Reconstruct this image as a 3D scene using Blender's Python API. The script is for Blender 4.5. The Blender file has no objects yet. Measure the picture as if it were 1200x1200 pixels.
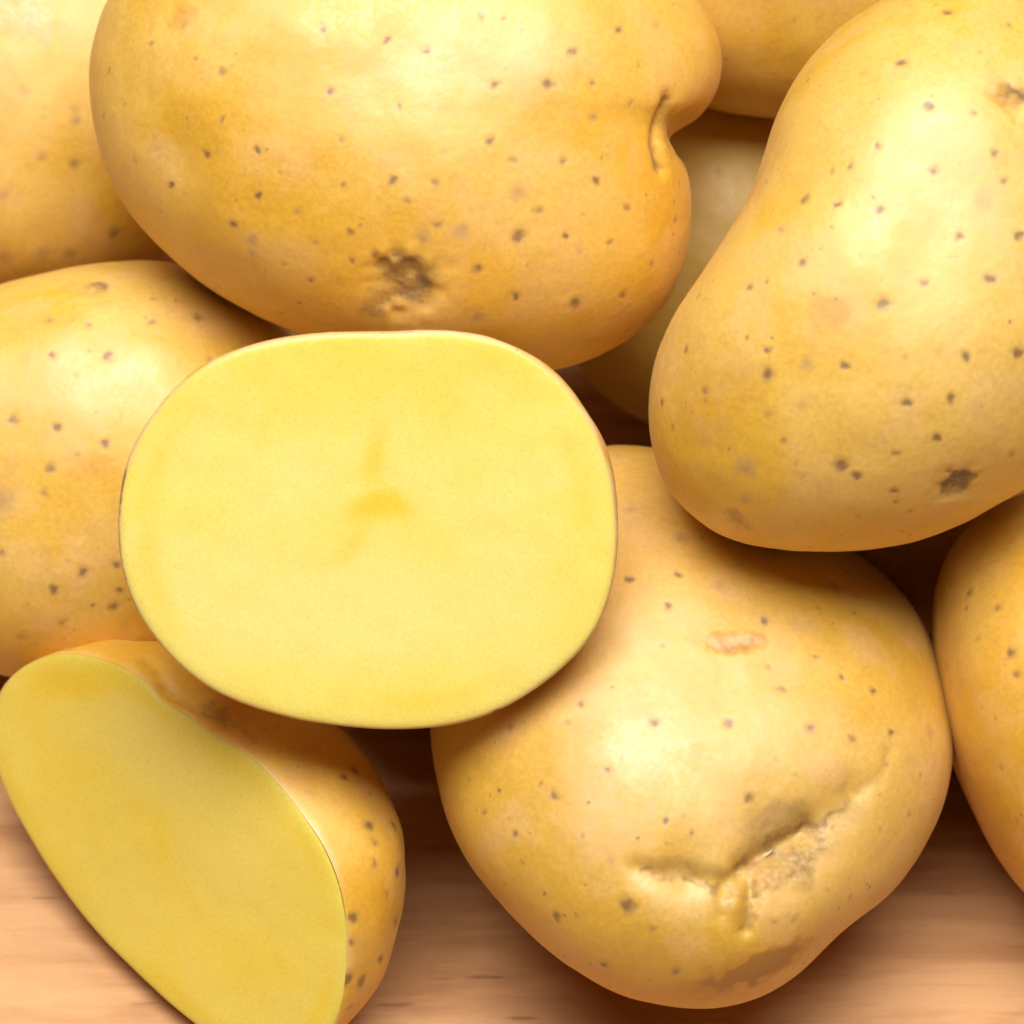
import bpy, math
import numpy as np
from mathutils import Vector, Matrix

# ------------------------------------------------------------------ camera, light, exposure
sc = bpy.context.scene
S = 0.1333 / 1200            # metres per photograph pixel at the reference distance
D = 0.50                     # camera to reference point
PITCH = math.radians(50)     # camera looks down on the board
H0 = 449 * S                 # height of the reference point above the board
R_ = np.array([1.0, 0.0, 0.0])
U_ = np.array([0.0, math.sin(PITCH), math.cos(PITCH)])
W_ = np.array([0.0, -math.cos(PITCH), math.sin(PITCH)])      # towards the camera
P0 = np.array([0.0, 0.0, H0])
CAM = P0 + D * W_

cd = bpy.data.cameras.new('camera')
cam = bpy.data.objects.new('camera', cd)
sc.collection.objects.link(cam)
m = Matrix.Identity(4)
for i in range(3):
    m[i][0], m[i][1], m[i][2], m[i][3] = R_[i], U_[i], W_[i], CAM[i]
cam.matrix_world = m
cd.sensor_width = 36
cd.lens = 36 * D / 0.1333
cd.clip_start, cd.clip_end = 0.01, 50
cd.dof.use_dof = True
cd.dof.focus_distance = D - 0.012
cd.dof.aperture_fstop = 25
sc.camera = cam

wd = bpy.data.worlds.new('World'); sc.world = wd; wd.use_nodes = True
bg = wd.node_tree.nodes['Background']
bg.inputs['Color'].default_value = (1.0, 0.93, 0.84, 1)
bg.inputs['Strength'].default_value = 0.008

def area(name, loc, target, size, power, color):
    l = bpy.data.lights.new(name, 'AREA'); l.shape = 'RECTANGLE'
    l.size, l.size_y = size; l.energy = power; l.color = color
    o = bpy.data.objects.new(name, l); sc.collection.objects.link(o)
    o.location = loc
    o.rotation_euler = (Vector(target) - Vector(loc)).to_track_quat('-Z', 'Y').to_euler()
    return o
area('softbox_lamp', (0.0, -0.05, 1.0), (0, 0.0, 0.04), (0.80, 0.58), 17.0, (1.0, 0.945, 0.875))

sc.view_settings.view_transform = 'Standard'
sc.view_settings.look = 'None'
sc.view_settings.exposure = 0.0
sc.view_settings.gamma = 1.0
sc.view_settings.use_curve_mapping = False
sc.render.engine = 'CYCLES'
sc.cycles.use_denoising = True
sc.cycles.use_adaptive_sampling = True
sc.cycles.adaptive_threshold = 0.025
sc.cycles.max_bounces = 6
sc.cycles.diffuse_bounces = 3
sc.cycles.glossy_bounces = 2

# ------------------------------------------------------------------ numeric helpers
rng = np.random.default_rng(11)
_tab = np.random.default_rng(5).random((64, 64, 64)).astype(np.float32) * 2 - 1

def noise(p, freq, off=0.0):
    """smooth value noise, p (N,3) in pixels"""
    q = p * freq + off
    i = np.floor(q).astype(np.int64); f = (q - i).astype(np.float32)
    f = f * f * f * (f * (f * 6 - 15) + 10)
    i &= 63; j = (i + 1) & 63
    x0, y0, z0 = i.T; x1, y1, z1 = j.T; fx, fy, fz = f.T
    a = _tab[x0, y0, z0] * (1 - fx) + _tab[x1, y0, z0] * fx
    b = _tab[x0, y1, z0] * (1 - fx) + _tab[x1, y1, z0] * fx
    c = _tab[x0, y0, z1] * (1 - fx) + _tab[x1, y0, z1] * fx
    d = _tab[x0, y1, z1] * (1 - fx) + _tab[x1, y1, z1] * fx
    return (a * (1 - fy) + b * fy) * (1 - fz) + (c * (1 - fy) + d * fy) * fz

def fbm(p, freq, octaves, off):
    o = 0.0; a = 1.0; t = 0.0
    for k in range(octaves):
        o = o + a * noise(p, freq, off + 3.7 * k); t += a; a *= .55; freq *= 2.03
    return .5 + .62 * o / t

def sstep(x, a, b):
    t = np.clip((x - a) / (b - a), 0, 1)
    return t * t * (3 - 2 * t)

def point(px, py, w):
    """world point that stands w pixels in front of the reference distance"""
    k = (D - w * S) / D
    return P0 + ((px - 600) * S * k) * R_ + ((600 - py) * S * k) * U_ + w * S * W_

def project(P):
    r = P - CAM
    d = -(r @ W_)
    return np.stack([600 + (r @ R_) / d * D / S, 600 - (r @ U_) / d * D / S], 1)

def polar(out, c, smooth):
    """outline (closed list of points) -> radius by angle on 1440 samples, smoothed"""
    p = np.array(out, float) - c
    th = np.unwrap(np.arctan2(p[:, 1], p[:, 0]))
    if th[-1] < th[0]:
        p, th = p[::-1], th[::-1]
    # dense closed Catmull-Rom through the points
    P_ = p; n = len(P_); dense = []
    t = np.linspace(0, 1, 24, endpoint=False)[:, None]
    for i in range(n):
        a, b, c_, d = P_[i - 1], P_[i], P_[(i + 1) % n], P_[(i + 2) % n]
        dense.append(0.5 * (2 * b + (c_ - a) * t + (2 * a - 5 * b + 4 * c_ - d) * t ** 2 + (3 * b - a - 3 * c_ + d) * t ** 3))
    dense = np.concatenate(dense)
    th = np.arctan2(dense[:, 1], dense[:, 0]); r = np.hypot(dense[:, 0], dense[:, 1])
    o = np.argsort(th); th, r = th[o], r[o]
    g = np.arange(1440) / 1440 * 2 * np.pi - np.pi
    rr = np.interp(g, np.concatenate([th - 2 * np.pi, th, th + 2 * np.pi]), np.tile(r, 3))
    return circ(rr, smooth)

def circ(r, sig):
    if sig <= 0: return r
    k = np.fft.rfftfreq(1440, 1 / 1440.0)
    s = sig / 360 * 2 * np.pi
    return np.fft.irfft(np.fft.rfft(r) * np.exp(-0.5 * (k * s) ** 2), 1440)

def at(r, th):
    x = (np.mod(th + np.pi, 2 * np.pi)) / (2 * np.pi) * 1440
    i = np.floor(x).astype(int); f = x - i
    return r[i % 1440] * (1 - f) + r[(i + 1) % 1440] * f

def disc_grid(n):
    """n x n grid mapped on the unit disc: rho, theta, quads, boundary loop"""
    a = np.linspace(-1, 1, n)
    X, Y = np.meshgrid(a, a); X = X.ravel(); Y = Y.ravel()
    rho = np.maximum(abs(X), abs(Y))
    with np.errstate(divide='ignore', invalid='ignore'):
        th = np.where(abs(X) >= abs(Y), np.where(X >= 0, 0, np.pi) + np.pi / 4 * Y / X,
                      np.where(Y >= 0, np.pi / 2, -np.pi / 2) - np.pi / 4 * X / Y)
    th = np.nan_to_num(th)
    idx = np.arange(n * n).reshape(n, n)
    q = np.stack([idx[:-1, :-1], idx[:-1, 1:], idx[1:, 1:], idx[1:, :-1]], -1).reshape(-1, 4)
    loop = np.concatenate([idx[0, :-1], idx[:-1, -1], idx[-1, :0:-1], idx[:0:-1, 0]])
    return rho, th, q, loop

def normals(V, Q):
    a, b, c, d = V[Q[:, 0]], V[Q[:, 1]], V[Q[:, 2]], V[Q[:, 3]]
    fn = np.cross(c - a, d - b)
    N = np.zeros_like(V)
    for k in range(4):
        for ax in range(3):
            N[:, ax] += np.bincount(Q[:, k], fn[:, ax], len(V))
    return N / (np.linalg.norm(N, axis=1, keepdims=True) + 1e-20)

def make_mesh(name, V, Q, mat, origin, attrs):
    me = bpy.data.meshes.new(name)
    tri = Q[:, 2] == Q[:, 3]
    Q4, Q3 = Q[~tri], Q[tri][:, :3]
    me.vertices.add(len(V)); me.vertices.foreach_set('co', (V - origin).astype(np.float32).ravel())
    li = np.concatenate([Q4.ravel(), Q3.ravel()]).astype(np.int32)
    me.loops.add(len(li)); me.loops.foreach_set('vertex_index', li)
    me.polygons.add(len(Q4) + len(Q3))
    st = np.concatenate([np.arange(len(Q4)) * 4, len(Q4) * 4 + np.arange(len(Q3)) * 3]).astype(np.int32)
    me.polygons.foreach_set('loop_start', st)
    me.update(calc_edges=True)
    me.validate()
    me.polygons.foreach_set('use_smooth', np.ones(len(me.polygons), bool))
    for an, val in attrs.items():
        A = me.attributes.new(an, 'FLOAT_COLOR', 'POINT')
        A.data.foreach_set('color', val.astype(np.float32).ravel())
    me.materials.append(mat)
    o = bpy.data.objects.new(name, me); o.location = origin
    sc.collection.objects.link(o)
    return o

def seg_dist(P, path):
    """distance of points to a 3D polyline"""
    best = np.full(len(P), 1e9)
    for a, b in zip(path[:-1], path[1:]):
        ab = b - a; t = np.clip(((P - a) @ ab) / (ab @ ab + 1e-20), 0, 1)
        best = np.minimum(best, np.linalg.norm(P - a - t[:, None] * ab, axis=1))
    return best

class Skin:
    """marks of one potato's skin: lenticels, eyes, scuffs; works in pixel units on the real surface"""
    def __init__(s, V, Q, seed, front):
        s.V, s.Q, s.seed = V, Q, seed
        s.p = V / S
        s.wp = s.p + 3.0 * np.stack([noise(s.p, .12, seed + k * 9.3) for k in range(3)], 1)
        s.N = normals(V, Q)
        ok = ((CAM - V) * s.N).sum(1) > 0
        s.front = np.where(ok & front)[0]
        s.pf = project(V[s.front])
        n = len(V)
        s.spot = np.zeros(n); s.brown = np.zeros(n); s.mauve = np.zeros(n)
        s.ochre = np.zeros(n); s.pale = np.zeros(n); s.disp = np.zeros(n)
    def hit(s, x, y):
        k = np.argmin((s.pf[:, 0] - x) ** 2 + (s.pf[:, 1] - y) ** 2)
        return s.p[s.front[k]]
    def d(s, x, y):
        return np.linalg.norm(s.wp - s.hit(x, y), axis=1)
    def spots(s, lst):
        for t in lst:
            x, y = t[:2]; r = t[2] if len(t) > 2 else 4.5; a = t[3] if len(t) > 3 else 1.0
            if r < 0:                                   # mauve faded lenticel
                d = s.d(x, y); s.mauve = np.maximum(s.mauve, a * np.exp(-(d / (-r * 1.5)) ** 2))
                s.spot = np.maximum(s.spot, .55 * a * np.exp(-(d / (-r * .8)) ** 2)); continue
            d = s.d(x, y); g = np.exp(-(d / (r * 1.3)) ** 2)
            s.spot = np.maximum(s.spot, a * g)
            s.disp += -.35 * a * g * min(1.6, r / 5) + .14 * a * np.exp(-((d - 1.9 * r) / (.8 * r)) ** 2)
    def scatter(s, count, rmin=1.6, rmax=3.6, back_only=False):
        g = np.random.default_rng(int(s.seed * 100) + 3)
        for k in g.choice(len(s.V), count, replace=False):
            d = np.linalg.norm(s.wp - s.p[k], axis=1)
            r = g.uniform(rmin, rmax)
            s.spot = np.maximum(s.spot, g.uniform(.45, 1.15) * np.exp(-(d / r) ** 2))
    def dent(s, x, y, r, depth):
        d = np.linalg.norm(s.p - s.hit(x, y), axis=1); s.disp -= depth * np.exp(-(d / r) ** 2)
    def eye(s, x, y, r, depth, dark=1.0, lid=.35, bud=.3):
        h = s.hit(x, y)
        q = s.p + r * .28 * np.stack([noise(s.p, 2.2 / r, s.seed + 40 + k * 7) for k in range(3)], 1)
        d = np.linalg.norm(q - h, axis=1)
        s.disp += -depth * np.exp(-(d / r) ** 2) + depth * bud * np.exp(-(d / (r * .38)) ** 2)
        up = h + U_ * r * 1.15
        du = np.linalg.norm((q - up) * np.array([.55, 1, 1]), axis=1)
        s.disp += depth * lid * np.exp(-(du / (r * .55)) ** 2)
        upn = np.clip(((q - h) @ U_) / r * 1.1 + ((q - h) @ R_) / r * .35 + .6, .30, 1)
        ring = np.exp(-((d - r * .55) / (r * .38)) ** 2) * upn
        s.brown = np.maximum(s.brown, dark * (1.15 * ring + .42 * np.exp(-(d / (r * .95)) ** 2)))
    def crease(s, pts, r, depth, dark, jit=.5):
        path = [s.hit(*p) for p in pts]
        d = seg_dist(s.p + r * .22 * np.stack([noise(s.p, .5 / r, s.seed + 60 + k * 7) for k in range(3)], 1), path)
        s.disp -= depth * np.exp(-(d / r) ** 2)
        q = s.p + r * jit * np.stack([noise(s.p, 1.1 / r, s.seed + 60 + k * 7) for k in range(3)], 1)
        d = seg_dist(q, path)
        s.brown = np.maximum(s.brown, dark * np.exp(-(d / (r * .8)) ** 2))
    def rough(s, x, y, r, amp, freq):
        f = np.exp(-(np.linalg.norm(s.p - s.hit(x, y), axis=1) / r) ** 2)
        n = noise(s.p, freq, s.seed + 91)
        s.disp += amp * f * (1 - 2.2 * np.abs(n)) + .5 * amp * f * noise(s.p, freq * 2.4, s.seed + 95)
        s.brown = np.maximum(s.brown, .55 * f * np.exp(-(n / .10) ** 2))
    def patch(s, chan, x, y, rx, ry, a=1.0, rot=0.0):
        h = s.hit(x, y); v = s.wp - h
        v = v + .35 * min(rx, ry) * np.stack([noise(s.p, 1.6 / min(rx, ry), s.seed + 80 + k * 7) for k in range(3)], 1)
        c, n = math.cos(rot), math.sin(rot)
        vx, vy, vw = v @ R_, v @ U_, v @ W_
        X, Y = c * vx + n * vy, -n * vx + c * vy
        d = np.sqrt((X / rx) ** 2 + (Y / ry) ** 2 + (vw / max(rx, ry) * .6) ** 2)
        f = getattr(s, chan); setattr(s, chan, np.maximum(f, a * np.exp(-d ** 4)))
    def finish(s):
        s.disp += .45 * noise(s.p, .035, s.seed) + .12 * noise(s.p, .11, s.seed + 3) + .04 * noise(s.p, .3, s.seed + 5)
        V = s.V + s.N * (s.disp * S)[:, None]
        big = fbm(s.p, .006, 3, s.seed + 11); mid = fbm(s.p, .019, 4, s.seed + 17); mid2 = fbm(s.p, .047, 4, s.seed + 23)
        marks = np.stack([s.spot, s.brown, s.mauve, mid], 1)
        tint = np.stack([s.ochre, s.pale, big, mid2], 1)
        return V, {'marks': marks, 'tint': tint}

# ------------------------------------------------------------------ materials
class NT:
    def __init__(s, name):
        s.m = bpy.data.materials.new(name); s.m.use_nodes = True
        s.t = s.m.node_tree; s.b = s.t.nodes['Principled BSDF']
    def n(s, typ, **kw):
        o = s.t.nodes.new(typ)
        for k, v in kw.items():
            if k.startswith('i_'):
                key = k[2:]; o.inputs[int(key) if key.isdigit() else key.replace('_', ' ')].default_value = v
            else: setattr(o, k, v)
        return o
    def l(s, a, b): s.t.links.new(a, b)
    def val(s, op, a, b=None, clamp=False):
        o = s.n('ShaderNodeMath', operation=op, use_clamp=clamp)
        for i, x in enumerate((a, b)):
            if x is None: continue
            if isinstance(x, (int, float)): o.inputs[i].default_value = x
            else: s.l(x, o.inputs[i])
        return o.outputs[0]
    def ramp(s, x, a, b, lo=0.0, hi=1.0):
        o = s.n('ShaderNodeMapRange', interpolation_type='SMOOTHSTEP', i_1=a, i_2=b, i_3=lo, i_4=hi)
        s.l(x, o.inputs[0]); return o.outputs[0]
    def mix(s, f, a, b, blend='MIX'):
        o = s.n('ShaderNodeMix', data_type='RGBA', blend_type=blend)
        for i, x in ((0, f), (6, a), (7, b)):
            if isinstance(x, (int, float)): o.inputs[i].default_value = x
            elif isinstance(x, tuple): o.inputs[i].default_value = x + (1,)
            else: s.l(x, o.inputs[i])
        return o.outputs[2]
    def noise(s, vec, scale, detail=2.0, rough=.5, dist=0.0):
        o = s.n('ShaderNodeTexNoise', i_Scale=scale, i_Detail=detail, i_Roughness=rough, i_Distortion=dist)
        s.l(vec, o.inputs['Vector']); return o.outputs['Fac']

def skin_material(name, c_main, c_deep, c_pink, seed):
    t = NT(name)
    tc = t.n('ShaderNodeTexCoord')
    mp = t.n('ShaderNodeMapping'); mp.inputs['Location'].default_value = (seed * 1.7, seed * .9, seed * 2.3)
    t.l(tc.outputs['Object'], mp.inputs['Vector']); v = mp.outputs['Vector']
    mk = t.n('ShaderNodeAttribute', attribute_name='marks'); sp = t.n('ShaderNodeSeparateColor'); t.l(mk.outputs['Color'], sp.inputs[0])
    tn = t.n('ShaderNodeAttribute', attribute_name='tint'); st = t.n('ShaderNodeSeparateColor'); t.l(tn.outputs['Color'], st.inputs[0])
    big = st.outputs[2]; mid = mk.outputs['Alpha']
    fine = t.noise(v, 1500, 3, .6)
    col = t.mix(t.ramp(big, .36, .66), c_main, c_deep)
    col = t.mix(t.ramp(mid, .48, .78, 0, .45), col, c_pink)
    mid2 = tn.outputs['Alpha']
    col = t.mix(t.ramp(mid2, .55, .75, 0, .18), col, (.60, .35, .085))
    # patches of thin or worn skin; the broad pale ones paint in highlights
    col = t.mix(t.val('MULTIPLY', t.ramp(st.outputs[0], .2, 1.0), .9), col, (.62, .30, .022))
    col = t.mix(t.ramp(st.outputs[0], .95, 1.4, 0, .9), col, (.40, .185, .008))
    col = t.mix(t.val('MULTIPLY', t.ramp(st.outputs[1], .1, .9), .65), col, (.85, .63, .34))
    # fine russeting
    fs = t.ramp(fine, .30, .70, .94, 1.04)
    hs = t.n('ShaderNodeCombineColor'); [t.l(fs, hs.inputs[i]) for i in range(3)]
    col = t.mix(1.0, col, hs.outputs[0], 'MULTIPLY')
    # mauve faded lenticels
    col = t.mix(t.val('MULTIPLY', t.ramp(t.val('ADD', sp.outputs[2], t.val('MULTIPLY', t.val('SUBTRACT', mid2, .5), .6)), .15, .9), .42), col, (.47, .265, .14))
    # brown corky tissue in eyes and creases
    bn = t.val('ADD', sp.outputs[1], t.val('MULTIPLY', t.val('SUBTRACT', fine, .5), .75))
    bb = t.val('MULTIPLY', t.ramp(bn, .10, 1.05), t.ramp(sp.outputs[1], .02, .25))
    col = t.mix(t.val('MULTIPLY', bb, .85), col, t.mix(t.ramp(mid2, .36, .64), (.12, .052, .007), (.36, .185, .028)))
    # lenticels: soft halo and crisp uneven core
    ln = t.val('ADD', sp.outputs[0], t.val('MULTIPLY', t.val('SUBTRACT', fine, .5), .5))
    halo = t.val('MULTIPLY', t.ramp(sp.outputs[0], .08, .6), .42)
    col = t.mix(halo, col, (.44, .245, .08))
    core = t.val('MULTIPLY', t.ramp(ln, .42, 1.0), .78)
    col = t.mix(core, col, (.19, .088, .028))
    t.l(col, t.b.inputs['Base Color'])
    rg = t.val('ADD', t.val('ADD', t.ramp(mid, .3, .7, .50, .60), t.ramp(fine, .3, .7, -.05, .07)), t.val('MULTIPLY', bb, .25))
    t.l(rg, t.b.inputs['Roughness'])
    t.b.inputs['Specular IOR Level'].default_value = 1.0
    t.b.inputs['IOR'].default_value = 1.58
    t.b.inputs['Sheen Weight'].default_value = .06
    t.b.inputs['Sheen Roughness'].default_value = .45
    t.b.inputs['Sheen Tint'].default_value = (1, .86, .66, 1)
    t.b.inputs['Subsurface Weight'].default_value = .22
    t.b.inputs['Subsurface Radius'].default_value = (1.0, .55, .14)
    t.b.inputs['Subsurface Scale'].default_value = .0022
    h = t.val('ADD', t.val('MULTIPLY', fine, .5), t.val('MULTIPLY', mid2, .7))
    bp = t.n('ShaderNodeBump', i_Strength=.45, i_Distance=.00010)
    t.l(h, bp.inputs['Height']); t.l(bp.outputs[0], t.b.inputs['Normal'])
    return t.m

def flesh_material(name, c_main, c_deep, c_pale, seed):
    t = NT(name)
    tc = t.n('ShaderNodeTexCoord'); mp = t.n('ShaderNodeMapping'); mp.inputs['Location'].default_value = (seed, seed * 2, seed * 3)
    t.l(tc.outputs['Object'], mp.inputs['Vector']); v = mp.outputs['Vector']
    mk = t.n('ShaderNodeAttribute', attribute_name='marks'); sp = t.n('ShaderNodeSeparateColor'); t.l(mk.outputs['Color'], sp.inputs[0])
    big = t.noise(v, 75, 2, .5, .5); mid = t.noise(v, 330, 2, .55); fine = t.noise(v, 2300, 3, .6)
    col = t.mix(t.ramp(big, .30, .75, 0, .6), c_main, c_pale)
    col = t.mix(t.ramp(mid, .45, .75, 0, .10), col, c_deep)
    d = t.val('ADD', sp.outputs[0], t.val('MULTIPLY', t.val('SUBTRACT', mid, .5), .12))
    col = t.mix(t.ramp(d, .05, .95, 0, .85), col, c_deep)
    col = t.mix(t.ramp(sp.outputs[1], .1, .9, 0, .75), col, c_pale)
    col = t.mix(t.ramp(sp.outputs[2], .3, .8, 0, .7), col, (.45, .27, .06))
    fs = t.ramp(fine, .3, .7, .96, 1.03)
    hs = t.n('ShaderNodeCombineColor'); [t.l(fs, hs.inputs[i]) for i in range(3)]
    col = t.mix(1.0, col, hs.outputs[0], 'MULTIPLY')
    t.l(col, t.b.inputs['Base Color'])
    t.l(t.ramp(fine, .3, .7, .26, .46), t.b.inputs['Roughness'])
    t.b.inputs['Specular IOR Level'].default_value = .55
    t.b.inputs['Subsurface Weight'].default_value = .5
    t.b.inputs['Subsurface Radius'].default_value = (1.0, .7, .16)
    t.b.inputs['Subsurface Scale'].default_value = .004
    bp = t.n('ShaderNodeBump', i_Strength=.30, i_Distance=.00010)
    t.l(fine, bp.inputs['Height']); t.l(bp.outputs[0], t.b.inputs['Normal'])
    return t.m

def wood_material():
    t = NT('board wood')
    tc = t.n('ShaderNodeTexCoord')
    def stretch(sx, sy, rot=0.03):
        mp = t.n('ShaderNodeMapping'); mp.inputs['Scale'].default_value = (sx, sy, 1); mp.inputs['Rotation'].default_value = (0, 0, rot)
        t.l(tc.outputs['Object'], mp.inputs['Vector']); return mp.outputs['Vector']
    v1 = stretch(.16, 1); v2 = stretch(.05, 1); v3 = stretch(.10, 1, .0)
    a = t.noise(v1, 120, 5, .6, 1.2); b = t.noise(v2, 900, 4, .65, .3); c = t.noise(v3, 2600, 3, .6)
    big = t.noise(tc.outputs['Object'], 28, 3, .5)
    col = t.mix(t.ramp(a, .33, .68), (.68, .385, .185), (.50, .255, .11))
    col = t.mix(t.ramp(big, .4, .68, 0, .6), col, (.70, .41, .21))
    col = t.mix(t.ramp(b, .52, .72, 0, .25), col, (.42, .19, .075))
    col = t.mix(t.ramp(c, .60, .74, 0, .22), col, (.26, .11, .045))
    # short open pores
    vo = t.n('ShaderNodeTexVoronoi', i_Scale=520.0, i_Randomness=1.0); t.l(stretch(.13, 1, .05), vo.inputs['Vector'])
    pore = t.val('MULTIPLY', t.ramp(vo.outputs['Distance'], .10, .22, 1, 0), t.ramp(a, .48, .62))
    col = t.mix(t.val('MULTIPLY', pore, .6), col, (.22, .10, .05))
    t.l(col, t.b.inputs['Base Color'])
    t.l(t.ramp(b, .3, .7, .48, .62), t.b.inputs['Roughness'])
    t.b.inputs['Specular IOR Level'].default_value = .2
    bp = t.n('ShaderNodeBump', i_Strength=.5, i_Distance=.00018)
    h = t.val('SUBTRACT', t.val('ADD', t.val('MULTIPLY', b, .8), t.val('MULTIPLY', c, .4)), t.val('MULTIPLY', pore, .8))
    t.l(h, bp.inputs['Height']); t.l(bp.outputs[0], t.b.inputs['Normal'])
    return t.m

# ------------------------------------------------------------------ the board
def build_board():
    me = bpy.data.meshes.new('board')
    X, Y, Z = .55, .42, .022
    import bmesh
    bm = bmesh.new(); bmesh.ops.create_cube(bm, size=1)
    for v in bm.verts: v.co = (v.co.x * 2 * X, v.co.y * 2 * Y, (v.co.z - .5) * Z)
    bmesh.ops.bevel(bm, geom=list(bm.edges), offset=.003, segments=3, affect='EDGES')
    bm.to_mesh(me); bm.free()
    me.materials.append(wood_material())
    o = bpy.data.objects.new('tabletop', me); sc.collection.objects.link(o)
    o.location = (0, .12, 0); o['kind'] = 'structure'
    return o
build_board()

# ------------------------------------------------------------------ potatoes
GROUP = 'yellow potatoes heaped on the board'

def tag(o, label, cat='potato', group=GROUP):
    o['label'] = label; o['category'] = cat
    if group: o['group'] = group
    return o

def ellipse(cx, cy, rx, ry, rot=0, k=28, e=2.15, seed=0):
    g = np.random.default_rng(seed); a = np.arange(k) / k * 2 * np.pi
    x = rx * np.sign(np.cos(a)) * abs(np.cos(a)) ** (2 / e); y = ry * np.sign(np.sin(a)) * abs(np.sin(a)) ** (2 / e)
    r = 1 + .02 * np.sin(2 * a + g.uniform(0, 6)) + .015 * np.sin(3 * a + g.uniform(0, 6))
    x, y = x * r, y * r
    c, s = math.cos(rot), math.sin(rot)
    return [(cx + c * X - s * Y, cy + s * X + c * Y) for X, Y in zip(x, y)]

def whole(label, outline, centre, w, T, mat, seed, n=340, Tb=None, expo=2.3, shear=(0, 0), smooth=2.0, inner=24, marks=None, backrings=22):
    """closed potato body: outline in the plane across the view, depth T towards and Tb away from the viewer"""
    Tb = Tb or T
    c = np.array(centre, float)
    R = polar(outline, c, smooth); Rs = circ(R, inner)
    rho, th, Q, loop = disc_grid(n)
    # a back made of rings that carry on from the rim
    nb = len(loop)
    phis = [rho * np.pi / 2]; ths = [th]; quads = [Q]; prev = loop; base = len(rho)
    for k in range(1, backrings):
        ph = np.pi / 2 + (np.pi / 2) * k / backrings
        phis.append(np.full(nb, ph)); ths.append(th[loop])
        cur = base + np.arange(nb); base += nb
        quads.append(np.stack([np.roll(prev, -1), prev, cur, np.roll(cur, -1)], 1)); prev = cur
    phis.append(np.array([np.pi])); ths.append(np.array([0.0]))
    pole = np.full(nb, base)
    quads.append(np.stack([np.roll(prev, -1), prev, pole, pole], 1))
    ph = np.concatenate(phis); th = np.concatenate(ths); Q = np.concatenate(quads)
    s_, c_ = np.sin(ph), np.cos(ph)
    k = np.clip(s_, 0, 1) ** 5
    rr = at(Rs, th) * (1 - k) + at(R, th) * k
    lat = rr * np.clip(s_, 0, 1) ** (2 / expo)
    dep = np.where(c_ >= 0, T, Tb) * np.sign(c_) * abs(c_) ** (2 / expo)
    lx, ly = lat * np.cos(th), lat * np.sin(th)           # ly grows downward like the picture
    dep = dep + shear[0] * lx + shear[1] * ly
    kk = (D - (w + shear[0] * lx + shear[1] * ly) * S) / D
    V = P0 + ((c[0] - 600 + lx) * S * kk)[:, None] * R_ + ((600 - c[1] - ly) * S * kk)[:, None] * U_ + ((w + dep) * S)[:, None] * W_
    # the picture's y runs down, so the winding faces inward: flip
    Q = Q[:, ::-1] if True else Q
    tri = Q[:, 0] == Q[:, 1]
    Q[tri] = np.roll(Q[tri], -1, axis=1)[:, [0, 1, 2, 2]] if False else np.stack([Q[tri][:, 1], Q[tri][:, 2], Q[tri][:, 3], Q[tri][:, 3]], 1)
    # slow unevenness of a grown thing
    N = normals(V, Q); p = V / S
    amp = np.clip(abs(c_), .12, 1)
    V = V + N * (S * amp * (7 * noise(p, .0065, seed) + 1.6 * noise(p, .016, seed + 4)))[:, None]
    sk = Skin(V, Q, seed, c_ >= -.05)
    if marks: marks(sk)
    sk.scatter(200, 1.6, 3.6)
    V, at_ = sk.finish()
    foot = V.mean(0); foot[2] = V[:, 2].min()
    o = make_mesh('potato', V, Q, mat, foot, at_)
    return tag(o, label)

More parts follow.
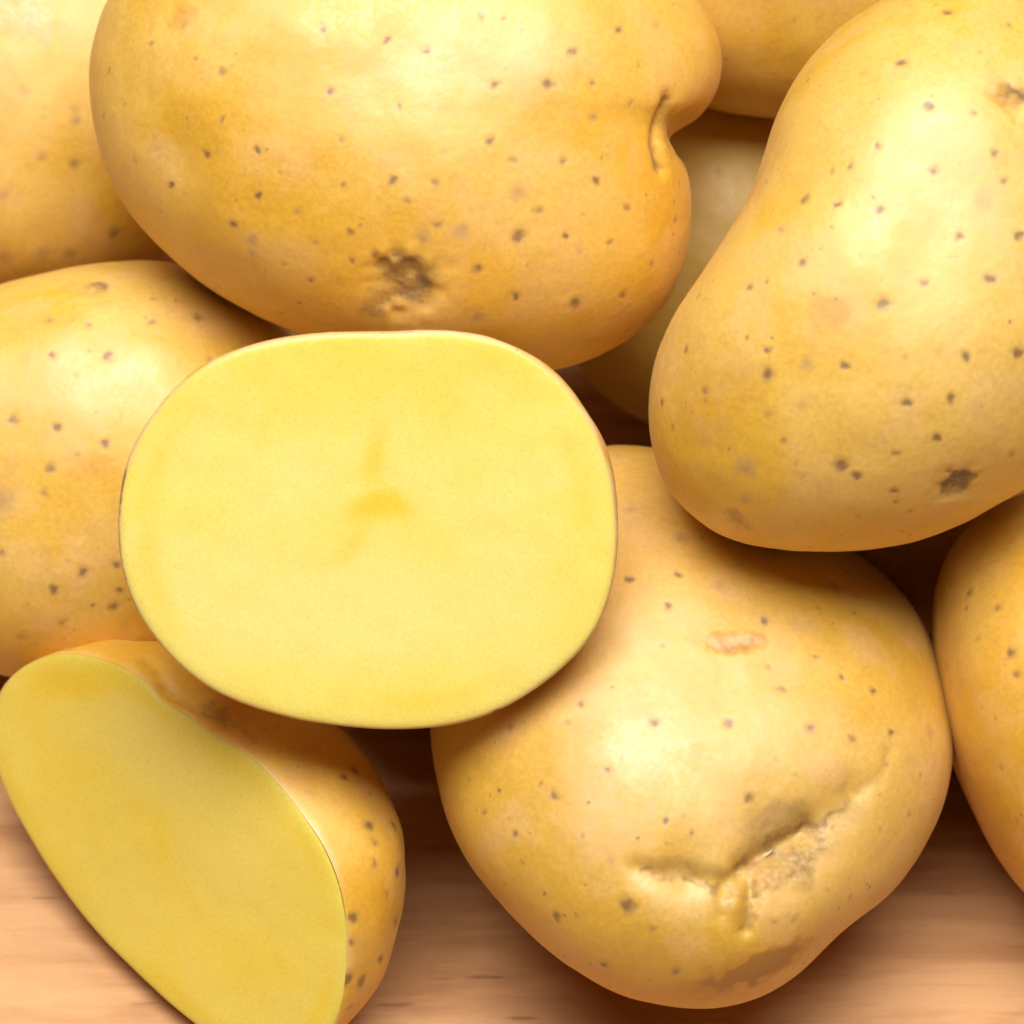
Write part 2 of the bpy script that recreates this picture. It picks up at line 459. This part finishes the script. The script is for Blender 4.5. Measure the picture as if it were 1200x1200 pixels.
def half(label, outline, centre, w, mvec, T, skin, flesh, seed, n=150, rings=70, bulge=.05, expo=2.2, inset=1.3, drift=(0, 0), rimpale=.75, grow=1.0, marks=None, fmarks=None, nrim=1000):
    """potato cut through: flat face of flesh with normal mvec (right, up, towards viewer), skin body behind it"""
    mv = np.array(mvec, float); mv /= np.linalg.norm(mv)
    M = mv[0] * R_ + mv[1] * U_ + mv[2] * W_
    C = point(centre[0], centre[1], w)
    E1 = R_ - (R_ @ M) * M; E1 /= np.linalg.norm(E1); E2 = np.cross(M, E1)
    # outline rays onto the cutting plane
    pl = []
    for x, y in outline:
        d = point(x, y, 0) - CAM; t = ((C - CAM) @ M) / (d @ M); q = CAM + d * t - C
        pl.append((q @ E1 / S, q @ E2 / S))
    R = polar(pl, np.zeros(2), 1.6) * grow
    root = bpy.data.objects.new('potato_half', None); sc.collection.objects.link(root)
    # --- flesh
    rho, th, Q, loop = disc_grid(n)
    ro = 1 - (1 - rho) ** 1.25
    Rf = R - inset
    lx, ly = at(Rf, th) * ro * np.cos(th), at(Rf, th) * ro * np.sin(th)
    p2 = np.stack([lx, ly, np.zeros_like(lx)], 1)
    edge = at(Rf, th) * (1 - ro)
    h = -1.5 * np.exp(-edge / 3) - 1.6 * np.exp(-edge / 16) + .9 * noise(p2, .010, seed) + .35 * noise(p2, .035, seed + 2)
    h += .06 * np.sin((lx * .35 + ly * 1.0) * .11 + 2 * noise(p2, .006, seed + 7)) * .6       # faint knife chatter
    V = C + S * (lx[:, None] * E1 + ly[:, None] * E2 + h[:, None] * M)
    f = fmarks(V, lx, ly, edge, project(V))
    z = np.zeros(len(V))
    attrs = {'marks': np.stack([f.get('deep', z), f.get('pale', z), f.get('spot', z), z + 1], 1)}
    # --- skin
    tr = np.arange(nrim) / nrim * 2 * np.pi - np.pi
    Vs, Qs = [], []
    lip = [(-inset * 1.3, -3.8), (-inset * .5, -3.5), (0.0, -4.6), (1.6, -8.0)]
    for dr, hh in lip:
        r = at(R, tr) + dr
        Vs.append(np.stack([r * np.cos(tr), r * np.sin(tr), np.full(nrim, hh)], 1))
    Rsm = circ(R, 10)
    for k in range(1, rings):
        ph = (np.pi / 2) * k / rings
        q = math.sin(ph) ** .8
        r = (at(R, tr) * (1 - q) + at(Rsm, tr) * q + 1.6) * math.cos(ph) ** (2 / expo) + bulge * 250 * math.sin(2 * ph) * math.cos(ph) ** .5
        dd = -8.0 - T * math.sin(ph)
        g = math.sin(ph)
        Vs.append(np.stack([r * np.cos(tr) + drift[0] * g, r * np.sin(tr) + drift[1] * g, np.full(nrim, dd)], 1))
    L = np.concatenate(Vs); nr = len(Vs)
    L = np.concatenate([L, [[drift[0], drift[1], -8.0 - T]]])
    for k in range(nr - 1):
        a = k * nrim + np.arange(nrim); b = k * nrim + (np.arange(nrim) + 1) % nrim
        Qs.append(np.stack([a, a + nrim, b + nrim, b], 1))
    a = (nr - 1) * nrim + np.arange(nrim); b = (nr - 1) * nrim + (np.arange(nrim) + 1) % nrim
    pole = np.full(nrim, nr * nrim)
    Qs.append(np.stack([a, pole, b, b], 1)); Qs = np.concatenate(Qs)
    VS = C + S * (L[:, :1] * E1 + L[:, 1:2] * E2 + L[:, 2:] * M)
    fade = np.clip((-L[:, 2] - 4) / 40, 0, 1)
    N = normals(VS, Qs); p = VS / S
    VS = VS + N * (S * fade * (6 * noise(p, .008, seed) + 2.5 * noise(p, .02, seed + 4)))[:, None]
    sk = Skin(VS, Qs, seed, L[:, 2] < 5)
    sk.pale = np.maximum(sk.pale, rimpale * np.clip((L[:, 2] + 15 + 9 * noise(p, .03, seed + 31) + 4 * noise(p, .12, seed + 33)) / 9, 0, 1))
    if marks: marks(sk)
    sk.scatter(60)
    keep = VS.copy()
    VS, at_ = sk.finish()
    VS = keep + (VS - keep) * np.clip((-L[:, 2] - 3) / 8, 0, 1)[:, None]
    VS[:, 2] = np.maximum(VS[:, 2], .3 * S)
    foot = VS.mean(0); foot[2] = VS[:, 2].min()
    root.location = foot
    a = make_mesh('cut_face', V, Q, flesh, foot, attrs); a.location = (0, 0, 0); a.parent = root
    b = make_mesh('skin', VS, Qs, skin, foot, at_); b.location = (0, 0, 0); b.parent = root
    return tag(root, label, 'potato half', 'potato halves with yellow cut faces')

SK = dict(c_main=(.82, .52, .10), c_deep=(.78, .46, .034), c_pink=(.83, .51, .175))
sk_a = skin_material('potato skin', seed=1, **SK)
sk_b = skin_material('potato skin golden', seed=4, c_main=(.83, .505, .082), c_deep=(.79, .44, .026), c_pink=(.83, .495, .15))
sk_c = skin_material('potato skin tan', seed=8, c_main=(.77, .475, .10), c_deep=(.72, .42, .042), c_pink=(.78, .465, .17))
sk_d = skin_material('potato skin shaded ochre', seed=11, c_main=(.74, .45, .055), c_deep=(.70, .40, .024), c_pink=(.74, .44, .10))  # skin darkened towards ochre, shade of the top back potato put into colour
sk_e = skin_material('potato skin shaded olive', seed=13, c_main=(.64, .42, .06), c_deep=(.60, .37, .03), c_pink=(.64, .41, .085))  # duller skin, paints in the dimness of the potato in the gap
fl_a = flesh_material('potato flesh', (.95, .76, .17), (.93, .62, .04), (.96, .80, .29), 2)
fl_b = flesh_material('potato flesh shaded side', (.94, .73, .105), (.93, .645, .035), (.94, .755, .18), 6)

# --- round potato in front
def m9(k):
    k.patch('ochre', 862, 752, 44, 14, 1.15); k.patch('pale', 866, 748, 20, 6, .6); k.crease([(832, 757), (858, 762), (884, 753)], 6, 1.3, .5, .9)
    k.crease([(838, 746), (860, 743), (884, 745)], 7, -1.2, .25, .9)
    # large puckered crease with a bulge below it
    k.dent(920, 990, 56, 20); k.dent(800, 1028, 38, 10); k.dent(985, 950, 40, 6); k.dent(880, 1040, 26, 6)
    k.crease([(752, 1020), (785, 1024), (820, 1034), (845, 1036)], 14, 5.5, .70, .9)
    k.crease([(872, 1022), (895, 1004), (925, 990), (955, 972)], 14, 13, 1.0, .9)
    k.crease([(955, 972), (985, 950), (1005, 930)], 22, 6, .75, .9)
    k.crease([(848, 1038), (868, 1024)], 9, 4, .45, .9)
    k.crease([(888, 1018), (882, 1055), (874, 1090)], 9, 6, .85, .9); k.crease([(868, 1030), (850, 1052), (846, 1072)], 9, 3, .28, .9)
    k.rough(925, 1022, 46, 1.5, .035); k.rough(905, 965, 40, .8, .04)
    k.dent(775, 1072, 42, -5); k.dent(940, 1058, 46, -6); k.dent(862, 1062, 14, -4)
    k.crease([(1012, 927), (1035, 905), (1043, 880)], 10, 2, .36, .9)
    k.patch('brown', 915, 965, 60, 24, .62, .5); k.patch('brown', 975, 975, 60, 30, .48, .6)
    k.patch('brown', 935, 1010, 60, 34, .68, .6); k.patch('brown', 800, 1020, 60, 15, .55, -.1); k.patch('brown', 880, 1050, 30, 40, .45, .2); k.patch('mauve', 905, 955, 40, 14, .6, .4)
    k.patch('pale', 800, 1062, 55, 28, .4); k.patch('pale', 945, 1060, 40, 24, .3, .6)
    k.patch('ochre', 868, 1140, 82, 22, 1.0, .32); k.patch('ochre', 885, 1134, 80, 20, 1.55, .36)
    k.patch('pale', 745, 870, 70, 60, .5); k.patch('mauve', 940, 735, 28, 14, .6)  # pale patch paints the soft highlight into the skin
    k.patch('brown', 1035, 1055, 22, 9, .35, .9); k.patch('ochre', 640, 770, 80, 100, .5)
    k.spots([(738,679,5,1.1),(795,674,5),(784,710,5,1.1),(796,630,-8),(740,599,-7,.8),(845,686,-10,.8),(896,726,5.5),(864,660,-7,.7),(976,686,-7),(960,714,4,.7),
      (778,756,4,.7),(783,709,4.5),(955,770,4.5,.8),(986,793,4.5),(1023,810,4.5),(916,808,6,.9),(766,846,5.5),(854,847,5.5,.9),(951,851,-6),(951,851,5,.8),(999,865,4.5,.8),
      (1046,859,5,1.1),(1042,896,4,.8),(1079,907,4.5,.7),(681,824,5,.9),(665,847,4,.8),(597,850,5,.8),(714,903,4.5,1.1),(833,891,3,.7),(910,891,3,.7),(933,906,3.5,.8),
      (880,936,5.5,.95),(633,920,3.5,.8),(649,931,6,.95),(567,952,4,.8),(603,979,4,1),(683,979,3,.8),(779,962,4,1.05),(804,957,3,.9),(809,975,3.5,.9),(713,1011,5,.6),
      (613,1013,4,.7),(735,1063,8,1.1),(653,1076,5.5,1),(766,1087,5,.7),(708,1130,5,1.05),(792,1138,6,.8),(929,1075,5,.6),(996,1051,4,.9),(549,914,4,.6),(905,1080,4,.7),
      (660,1120,4,.6),(590,1035,4,.6),(1065,955,4,.7),(1090,860,-7,.6),(900,780,4,.7),(690,860,3,.6),(1005,700,3.5,.7)])
round_potato = whole('round tan potato with puckered brown crease, sitting at front right on the board',
  [(505,860),(512,910),(525,960),(550,1010),(590,1060),(640,1110),(690,1145),(740,1168),(800,1178),(850,1176),(900,1160),(942,1130),(972,1098),(1005,1072),(1042,1043),(1075,1000),(1100,950),(1112,900),(1113,850),(1105,800),(1090,750),(1068,710),(1038,675),(1000,648),(950,610),(880,563),(815,535),(760,524),(700,524),(640,556),(575,640),(530,740),(508,800)],
  (810, 850), -62, 255, sk_c, 1.3, n=400, shear=(-.08, .40), marks=m9)

# --- big potato at the top
def m2(k):
    k.eye(475, 332, 38, 13, 1.25, .3, .5); k.patch('brown', 445, 352, 32, 18, .6, .5); k.patch('brown', 478, 328, 36, 30, .62); k.patch('brown', 484, 316, 30, 16, .8, -.3); k.patch('pale', 478, 345, 15, 12, .9)
    k.crease([(782, 118), (772, 145), (769, 168), (775, 196)], 11, 9, .85); k.dent(790, 152, 34, 24); k.dent(808, 160, 26, 12); k.patch('brown', 783, 152, 13, 42, .62, .1)
    k.dent(205, 180, 46, 9); k.dent(160, 120, 50, 3)
    k.crease([(380, 40), (381, 75)], 4, .6, .22, .3)
    k.patch('ochre', 215, 20, 22, 25, .7); k.patch('pale', 560, 70, 160, 60, .5); k.patch('mauve', 175, 215, 55, 40, .35, .8)  # wide pale patch is the top sheen put into the colour
    k.spots([(452,49,5.5,.9),(499,60,5,.9),(563,17,5,.8),(580,97,6,.95),(642,96,6,1),(674,62,6.5,.9),(668,60,4,.8),(727,34,5.5,.95),(467,123,4.5,1.1),(574,165,5.5,1),(602,188,4.5,.8),(661,189,5,.9),
      (695,96,4.5,.75),(739,120,4.5,.7),(748,75,4,.6),(695,137,4.5,.7),(699,212,4.5,1.15),(462,212,5,.95),(507,213,5,.85),(476,235,4.5,.8),(605,225,-8,.9),(635,247,5,.8),(513,264,5,.8),
      (540,271,-7,.9),(497,277,-7,1),(608,277,8,.95),(664,277,4.5,1.2),(680,293,-6,.7),(715,283,4,.85),(734,243,4.5,.8),(791,257,4,.7),(561,314,6,.95),(604,347,5,1.05),(674,356,6.5,.95),
      (730,345,5,.85),(763,310,5,.8),(559,370,-9,1),(408,272,4.5,.9),(439,299,5,.85),(411,307,4,.8),(402,217,4,.85),(402,164,4,.8),
      (375,32,5,1.05),(388,107,5,1.1),(261,139,4,.9),(262,85,5,.85),(270,78,3,.7),(228,68,3.5,.75),(177,51,4,.85),(217,30,4,.6),(241,180,4.5,1),(301,176,4.5,1.05),(327,202,3.5,.8),(302,230,4.5,1.1),
      (197,217,4.5,1.25),(272,263,5.5,1),(295,283,-7,.9),(295,297,-6,.8),(368,284,5,.8),(348,247,5,.6),(365,330,5,.75),(157,190,4,.6),(330,310,4,.6),(620,310,3,.6),(520,180,3,.5),(800,60,4,.5),(770,30,4,.5)])
whole('largest potato, at the top, with a brown eye and a cleft at its right end',
  [(130,0),(110,55),(106,100),(112,150),(126,200),(150,245),(190,291),(240,335),(300,370),(350,392),(430,425),(520,445),(600,442),(655,433),(700,418),(745,392),(780,355),(801,310),(809,265),(808,225),(801,192),(786,164),(798,146),(824,133),(842,98),(844,60),(834,28),(815,-8),(775,-45),(720,-80),(640,-108),(540,-122),(430,-122),(320,-108),(220,-70),(165,-35)],
  (470, 155), -110, 250, sk_b, 2.7, n=420, smooth=.8, inner=20, marks=m2)

# --- big potato at the right
def m5(k):
    k.eye(1120, 568, 24, 6, 1.15, .35, .35); k.eye(1187, 116, 24, 5, .6, .3, .4); k.patch('ochre', 1180, 112, 28, 14, .8)
    k.patch('ochre', 971, 365, 32, 26, .75); k.patch('mauve', 1151, 232, 17, 17, .6); k.patch('brown', 865, 609, 20, 9, .55, -.7)
    k.patch('ochre', 840, 470, 60, 70, .55); k.patch('pale', 1090, 190, 110, 110, .45); k.patch('brown', 1040, 605, 50, 12, .25)  # pale round patch is a highlight painted on the skin
    k.dent(905, 235, 90, 6)
    k.spots([(1110,15,6,1.05),(1183,27,5,.8),(1056,72,6,1),(1012,85,-7,.7),(1089,123,5.5,1.1),(1143,130,4,.8),(1029,170,5,.95),(1024,182,-4,.6),(996,196,4.5,.9),(973,199,3.5,.7),(1095,200,5,1),
      (1167,180,4.5,.9),(1176,211,4.5,.9),(942,230,5.5,.9),(979,240,4.5,1),(1029,247,5,1),(912,266,-6,1),(1089,259,3,.6),(1124,277,4.5,1.1),(1194,278,5,1.1),(937,307,5,.9),(876,336,4.5,.9),
      (1084,330,5,1),(1160,325,5.5,1),(1036,355,7,1),(817,347,4.5,.8),(804,409,4.5,.9),(899,409,4.5,1),(899,438,7.5,1.15),(945,427,-7,.8),(990,429,5,1.05),(1133,418,5.5,1.1),(1192,412,6,1.1),
      (1061,470,5.5,1.1),(1114,467,5.5,1.15),(1096,512,5.5,1.15),(1051,532,5,.8),(1185,532,5,.75),(873,549,-10,1.1),(920,517,4.5,.8),(827,457,5,.8),(827,473,4,.7),(776,473,4,1),(789,502,4.5,.75),
      (901,485,6,.6),(939,476,6,.55),(985,546,8,.95),(1003,557,5,1),(873,585,-8,1),(1049,574,5,.95),(1051,589,4,.8),(1064,599,4,.8),(1006,606,4.5,.6),(1150,60,4,.6),(1060,420,3,.6),(960,140,4,.5),
      (1150,480,3,.6),(1010,300,3,.5),(940,560,4,.5)])
whole('big smooth pear-shaped potato at the upper right, lying over the round one',
  [(1035,0),(985,32),(940,80),(912,130),(896,180),(880,225),(850,277),(815,330),(786,375),(768,420),(760,470),(763,520),(780,568),(815,608),(860,633),(920,644),(990,646),(1060,638),(1120,617),(1170,590),(1215,560),(1265,500),(1300,410),(1310,280),(1295,130),(1245,10),(1170,-45),(1095,-35)],
  (1050, 310), 70, 250, sk_a, 3.9, n=420, smooth=1.5, shear=(0, .12), marks=m5)

# --- potato at the left
def m6(k):
    k.eye(108, 337, 22, 5, .6, .2, .3); k.patch('brown', 85, 337, 22, 12, .35); k.patch('ochre', 110, 545, 55, 22, .55); k.patch('mauve', 4, 588, 16, 20, .7)
    k.patch('mauve', 130, 360, 30, 14, .4); k.patch('ochre', 5, 560, 30, 40, .5); k.patch('pale', 110, 450, 90, 60, .5)  # last pale patch paints in the highlight
    k.spots([(56,375,6,.75),(104,381,5.5,.8),(62,416,5,.95),(128,418,6.5,1),(180,377,5,.8),(232,371,6.5,.85),(246,421,5,.8),(17,491,6,.95),(67,503,6,1.1),(121,520,6,1.05),(60,549,6,.85),(51,577,5,.8),
      (97,670,6,1.05),(63,692,6,1),(73,729,6,.7),(25,746,7,.6),(4,588,-12,1),(2,646,5,.8),(135,662,5,1),(140,692,5,1),(133,712,6,1),(78,657,4,.5),(180,350,4,.6),(160,440,4,.5),(90,440,4,.5)])
whole('pale potato at the left edge, wedged behind the upright cut half',
  [(0,335),(50,322),(100,312),(150,307),(200,308),(245,322),(300,352),(345,395),(375,450),(388,520),(378,600),(345,680),(285,740),(200,785),(100,800),(0,790),(-80,755),(-140,690),(-170,600),(-170,510),(-140,425),(-80,365)],
  (105, 555), -270, 225, sk_a, 5.1, n=330, marks=m6)

# --- potato in the top left corner
def m1(k):
    k.patch('ochre', 30, 15, 60, 45, .62); k.patch('mauve', 30, 15, 60, 45, .4); k.patch('mauve', 65, 20, 14, 18, .3); k.patch('ochre', 0, 90, 50, 60, .4)
    k.spots([(30,108,8,.6),(87,128,6,.6),(88,140,6,.7),(49,183,7,.7),(89,192,7.5,.85),(134,273,8,.85),(50,297,-10,1),(83,297,8,.7),(5,302,-10,.9),(5,230,-9,.7),(140,220,5,.5),(30,250,5,.4)])
whole('blurred potato in the top left corner, behind the largest one',
  ellipse(10, 105, 285, 250, .12, seed=3), (10, 105), -540, 230, sk_a, 6.4, n=240, marks=m1)

# --- potato at the right edge
def m10(k):
    k.patch('ochre', 1180, 850, 70, 120, .4)
    k.spots([(1135,695,6,.8),(1170,714,5,.9),(1184,765,5.5,1),(1146,751,4,.6),(1193,790,5,.9),(1150,830,4,.6),(1175,900,4.5,.7),(1190,960,4,.6),(1130,640,5,.5)])
whole('golden potato cut off by the right edge of the picture, on the board',
  [(1200,578),(1155,600),(1117,640),(1100,682),(1095,735),(1099,800),(1109,860),(1126,912),(1151,970),(1180,1020),(1210,1056),(1260,1095),(1330,1110),(1410,1090),(1470,1020),(1500,920),(1500,800),(1470,690),(1410,610),(1330,570),(1260,563)],
  (1295, 830), -60, 225, sk_b, 7.7, n=260, marks=m10)

# --- shaded potatoes behind
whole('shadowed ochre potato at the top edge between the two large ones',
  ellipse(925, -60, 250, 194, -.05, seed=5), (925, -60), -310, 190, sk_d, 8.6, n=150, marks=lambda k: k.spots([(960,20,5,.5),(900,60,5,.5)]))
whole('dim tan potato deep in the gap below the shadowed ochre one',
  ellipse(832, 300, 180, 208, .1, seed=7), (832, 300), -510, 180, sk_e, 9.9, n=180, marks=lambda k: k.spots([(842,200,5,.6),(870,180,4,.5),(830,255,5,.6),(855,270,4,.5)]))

# --- upright half with the bright face
def f7(V, lx, ly, e, px):
    x, y = px.T; p = np.stack([x, y, 0 * x], 1)
    q = p + 9 * np.stack([noise(p, .02, 3), noise(p, .02, 9), 0 * x], 1)
    X, Y = q[:, 0], q[:, 1]
    def blob(cx, cy, rx, ry, rot=0):
        c, s = math.cos(rot), math.sin(rot); u, v = c * (X - cx) + s * (Y - cy), -s * (X - cx) + c * (Y - cy)
        return np.exp(-((u / rx) ** 2 + (v / ry) ** 2))
    deep = np.maximum.reduce([1.0 * blob(442, 597, 40, 24, -.15), .62 * blob(437, 535, 18, 72), .58 * blob(405, 637, 56, 18, -.62), .30 * blob(560, 615, 90, 22, .08), .3 * blob(425, 490, 40, 40)])
    ring = np.exp(-((e - 30) / 22) ** 2) * (.20 + .3 * noise(p, .012, 21)) + .2 * np.exp(-(e / 10) ** 2)
    deep = np.maximum(deep, ring)
    deep = np.maximum(deep, .5 * blob(215, 520, 70, 70) * np.clip(1 - e / 90, 0, 1))
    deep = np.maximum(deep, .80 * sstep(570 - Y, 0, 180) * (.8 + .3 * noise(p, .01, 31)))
    pale = np.maximum.reduce([.9 * blob(430, 710, 220, 80), .7 * blob(270, 680, 90, 70), .5 * blob(330, 560, 90, 60), .6 * blob(560, 700, 110, 90)]) * np.clip(e / 40, 0, 1)
    spot = np.maximum.reduce([.45 * blob(344, 457, 6, 3), .35 * blob(598, 640, 3, 2)])
    return {'deep': deep, 'pale': pale, 'spot': spot}
def m7(k):
    k.spots([(146,566,12,1.4),(143,585,7,1.1),(141,600,4,.8),(582,832,5,1),(250,418,5,.6),(480,388,4,.6)])
half('upright potato half whose bright yellow cut face fills the middle',
  [(455,394),(520,392),(578,402),(628,427),(667,466),(697,514),(712,562),(718,610),(718,650),(709,700),(688,745),(650,785),(600,820),(550,841),(490,851),(420,850),(340,838),(270,815),(222,785),(184,745),(160,705),(146,660),(143,610),(148,562),(162,522),(186,484),(220,447),(264,420),(322,403),(390,395)],
  (432, 618), 230, (-.03, -.13, 1), 215, sk_c, fl_a, 12.2, marks=m7, fmarks=f7, n=260, bulge=.0, drift=(0, 10), grow=1.012)

# --- half lying at the lower left
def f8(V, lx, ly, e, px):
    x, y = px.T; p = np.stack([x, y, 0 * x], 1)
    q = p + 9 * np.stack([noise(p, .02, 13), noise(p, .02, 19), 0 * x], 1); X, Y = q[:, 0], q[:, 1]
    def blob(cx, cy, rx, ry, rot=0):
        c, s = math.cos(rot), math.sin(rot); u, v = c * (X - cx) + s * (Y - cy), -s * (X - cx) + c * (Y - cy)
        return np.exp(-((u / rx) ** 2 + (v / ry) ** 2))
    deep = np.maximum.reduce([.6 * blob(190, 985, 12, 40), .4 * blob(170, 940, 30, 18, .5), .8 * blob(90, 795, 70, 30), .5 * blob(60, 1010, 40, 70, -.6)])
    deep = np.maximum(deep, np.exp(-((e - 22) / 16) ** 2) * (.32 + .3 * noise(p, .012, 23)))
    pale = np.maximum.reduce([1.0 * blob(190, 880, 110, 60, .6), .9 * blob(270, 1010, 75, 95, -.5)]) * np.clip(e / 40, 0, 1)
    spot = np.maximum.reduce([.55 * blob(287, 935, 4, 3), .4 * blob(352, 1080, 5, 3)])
    return {'deep': deep, 'pale': pale, 'spot': spot}
def m8(k):
    k.crease([(171, 772), (200, 812), (233, 830), (267, 845), (300, 868)], 11, 4, .50, .9); k.patch('brown', 252, 836, 26, 13, .62, -.5)
    k.spots([(404,912,6,1),(415,903,5,.9),(434,967,7,1.1),(462,968,7,.9),(437,987,6,.8),(465,1023,6,1.1),(415,1075,7,1.15),(464,1080,7,1),(412,1105,5,.9),(447,1124,6,1),(406,1149,8,1.25),
      (424,1151,7,1.1),(410,1180,5,1),(81,762,5,.8),(440,1010,5,.8),(395,1000,4,.5),(455,1050,5,.7)])
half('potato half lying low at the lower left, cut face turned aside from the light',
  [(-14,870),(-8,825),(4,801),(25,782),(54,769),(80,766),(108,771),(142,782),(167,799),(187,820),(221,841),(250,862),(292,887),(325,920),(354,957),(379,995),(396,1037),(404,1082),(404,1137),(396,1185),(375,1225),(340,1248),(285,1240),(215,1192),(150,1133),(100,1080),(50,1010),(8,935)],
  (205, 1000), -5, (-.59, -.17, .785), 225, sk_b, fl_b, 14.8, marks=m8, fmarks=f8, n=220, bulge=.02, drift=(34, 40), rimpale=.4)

# --- potatoes added in the lowest layer to block light in the gaps
whole('added potato blocking light in the dark gap beneath the upright half',
  ellipse(475, 690, 140, 145, .3, seed=9), (475, 690), -300, 145, sk_b, 16.1, n=90)
whole('added potato blocking light in the black gap between round, pear-shaped and right edge ones',
  ellipse(1085, 560, 195, 185, -.3, seed=12), (1085, 560), -335, 180, sk_a, 17.3, n=90)

# --- unseen potato added above the frame to shade the ochre one
whole('unseen potato added just above the picture to shade the ochre one',
  ellipse(940, -300, 250, 160, .05, seed=14), (940, -300), -40, 165, sk_a, 18.4, n=70)

# --- pale bud scale caught in the round potato's crease
def bud_scale(parent):
    import bmesh
    bm = bmesh.new(); bmesh.ops.create_icosphere(bm, subdivisions=2, radius=1)
    for v in bm.verts:
        f = 1 + .18 * math.sin(5 * v.co.x + 2) + .12 * math.sin(7 * v.co.y)
        v.co = Vector((v.co.x * 9 * f, v.co.y * 2.4 * f + 1.2 * (v.co.x ** 2), v.co.z * 1.8)) * S
    me = bpy.data.meshes.new('bud_scale'); bm.to_mesh(me); bm.free()
    me.polygons.foreach_set('use_smooth', np.ones(len(me.polygons), bool))
    t = NT('bud scale'); t.b.inputs['Base Color'].default_value = (.66, .48, .26, 1); t.b.inputs['Roughness'].default_value = .6
    me.materials.append(t.m)
    o = bpy.data.objects.new('bud_scale', me); sc.collection.objects.link(o)
    pm = parent.data; co = np.empty(len(pm.vertices) * 3, np.float32); pm.vertices.foreach_get('co', co); co = co.reshape(-1, 3)
    pr = project(co + np.array(parent.location)); nn = np.empty(len(pm.vertices) * 3, np.float32); pm.vertices.foreach_get('normal', nn); nn = nn.reshape(-1, 3)
    fr = np.where(nn @ W_ > .1)[0]; k = fr[np.argmin(((pr[fr] - np.array([898, 1002])) ** 2).sum(1))]
    a = math.radians(33); X = math.cos(a) * R_ + math.sin(a) * U_; Y = -math.sin(a) * R_ + math.cos(a) * U_
    mm = Matrix.Identity(4)
    for i in range(3): mm[i][0], mm[i][1], mm[i][2], mm[i][3] = X[i], Y[i], W_[i], co[k][i] + nn[k][i] * .8 * S
    o.parent = parent; o.matrix_local = mm
    return o
bud_scale(round_potato)
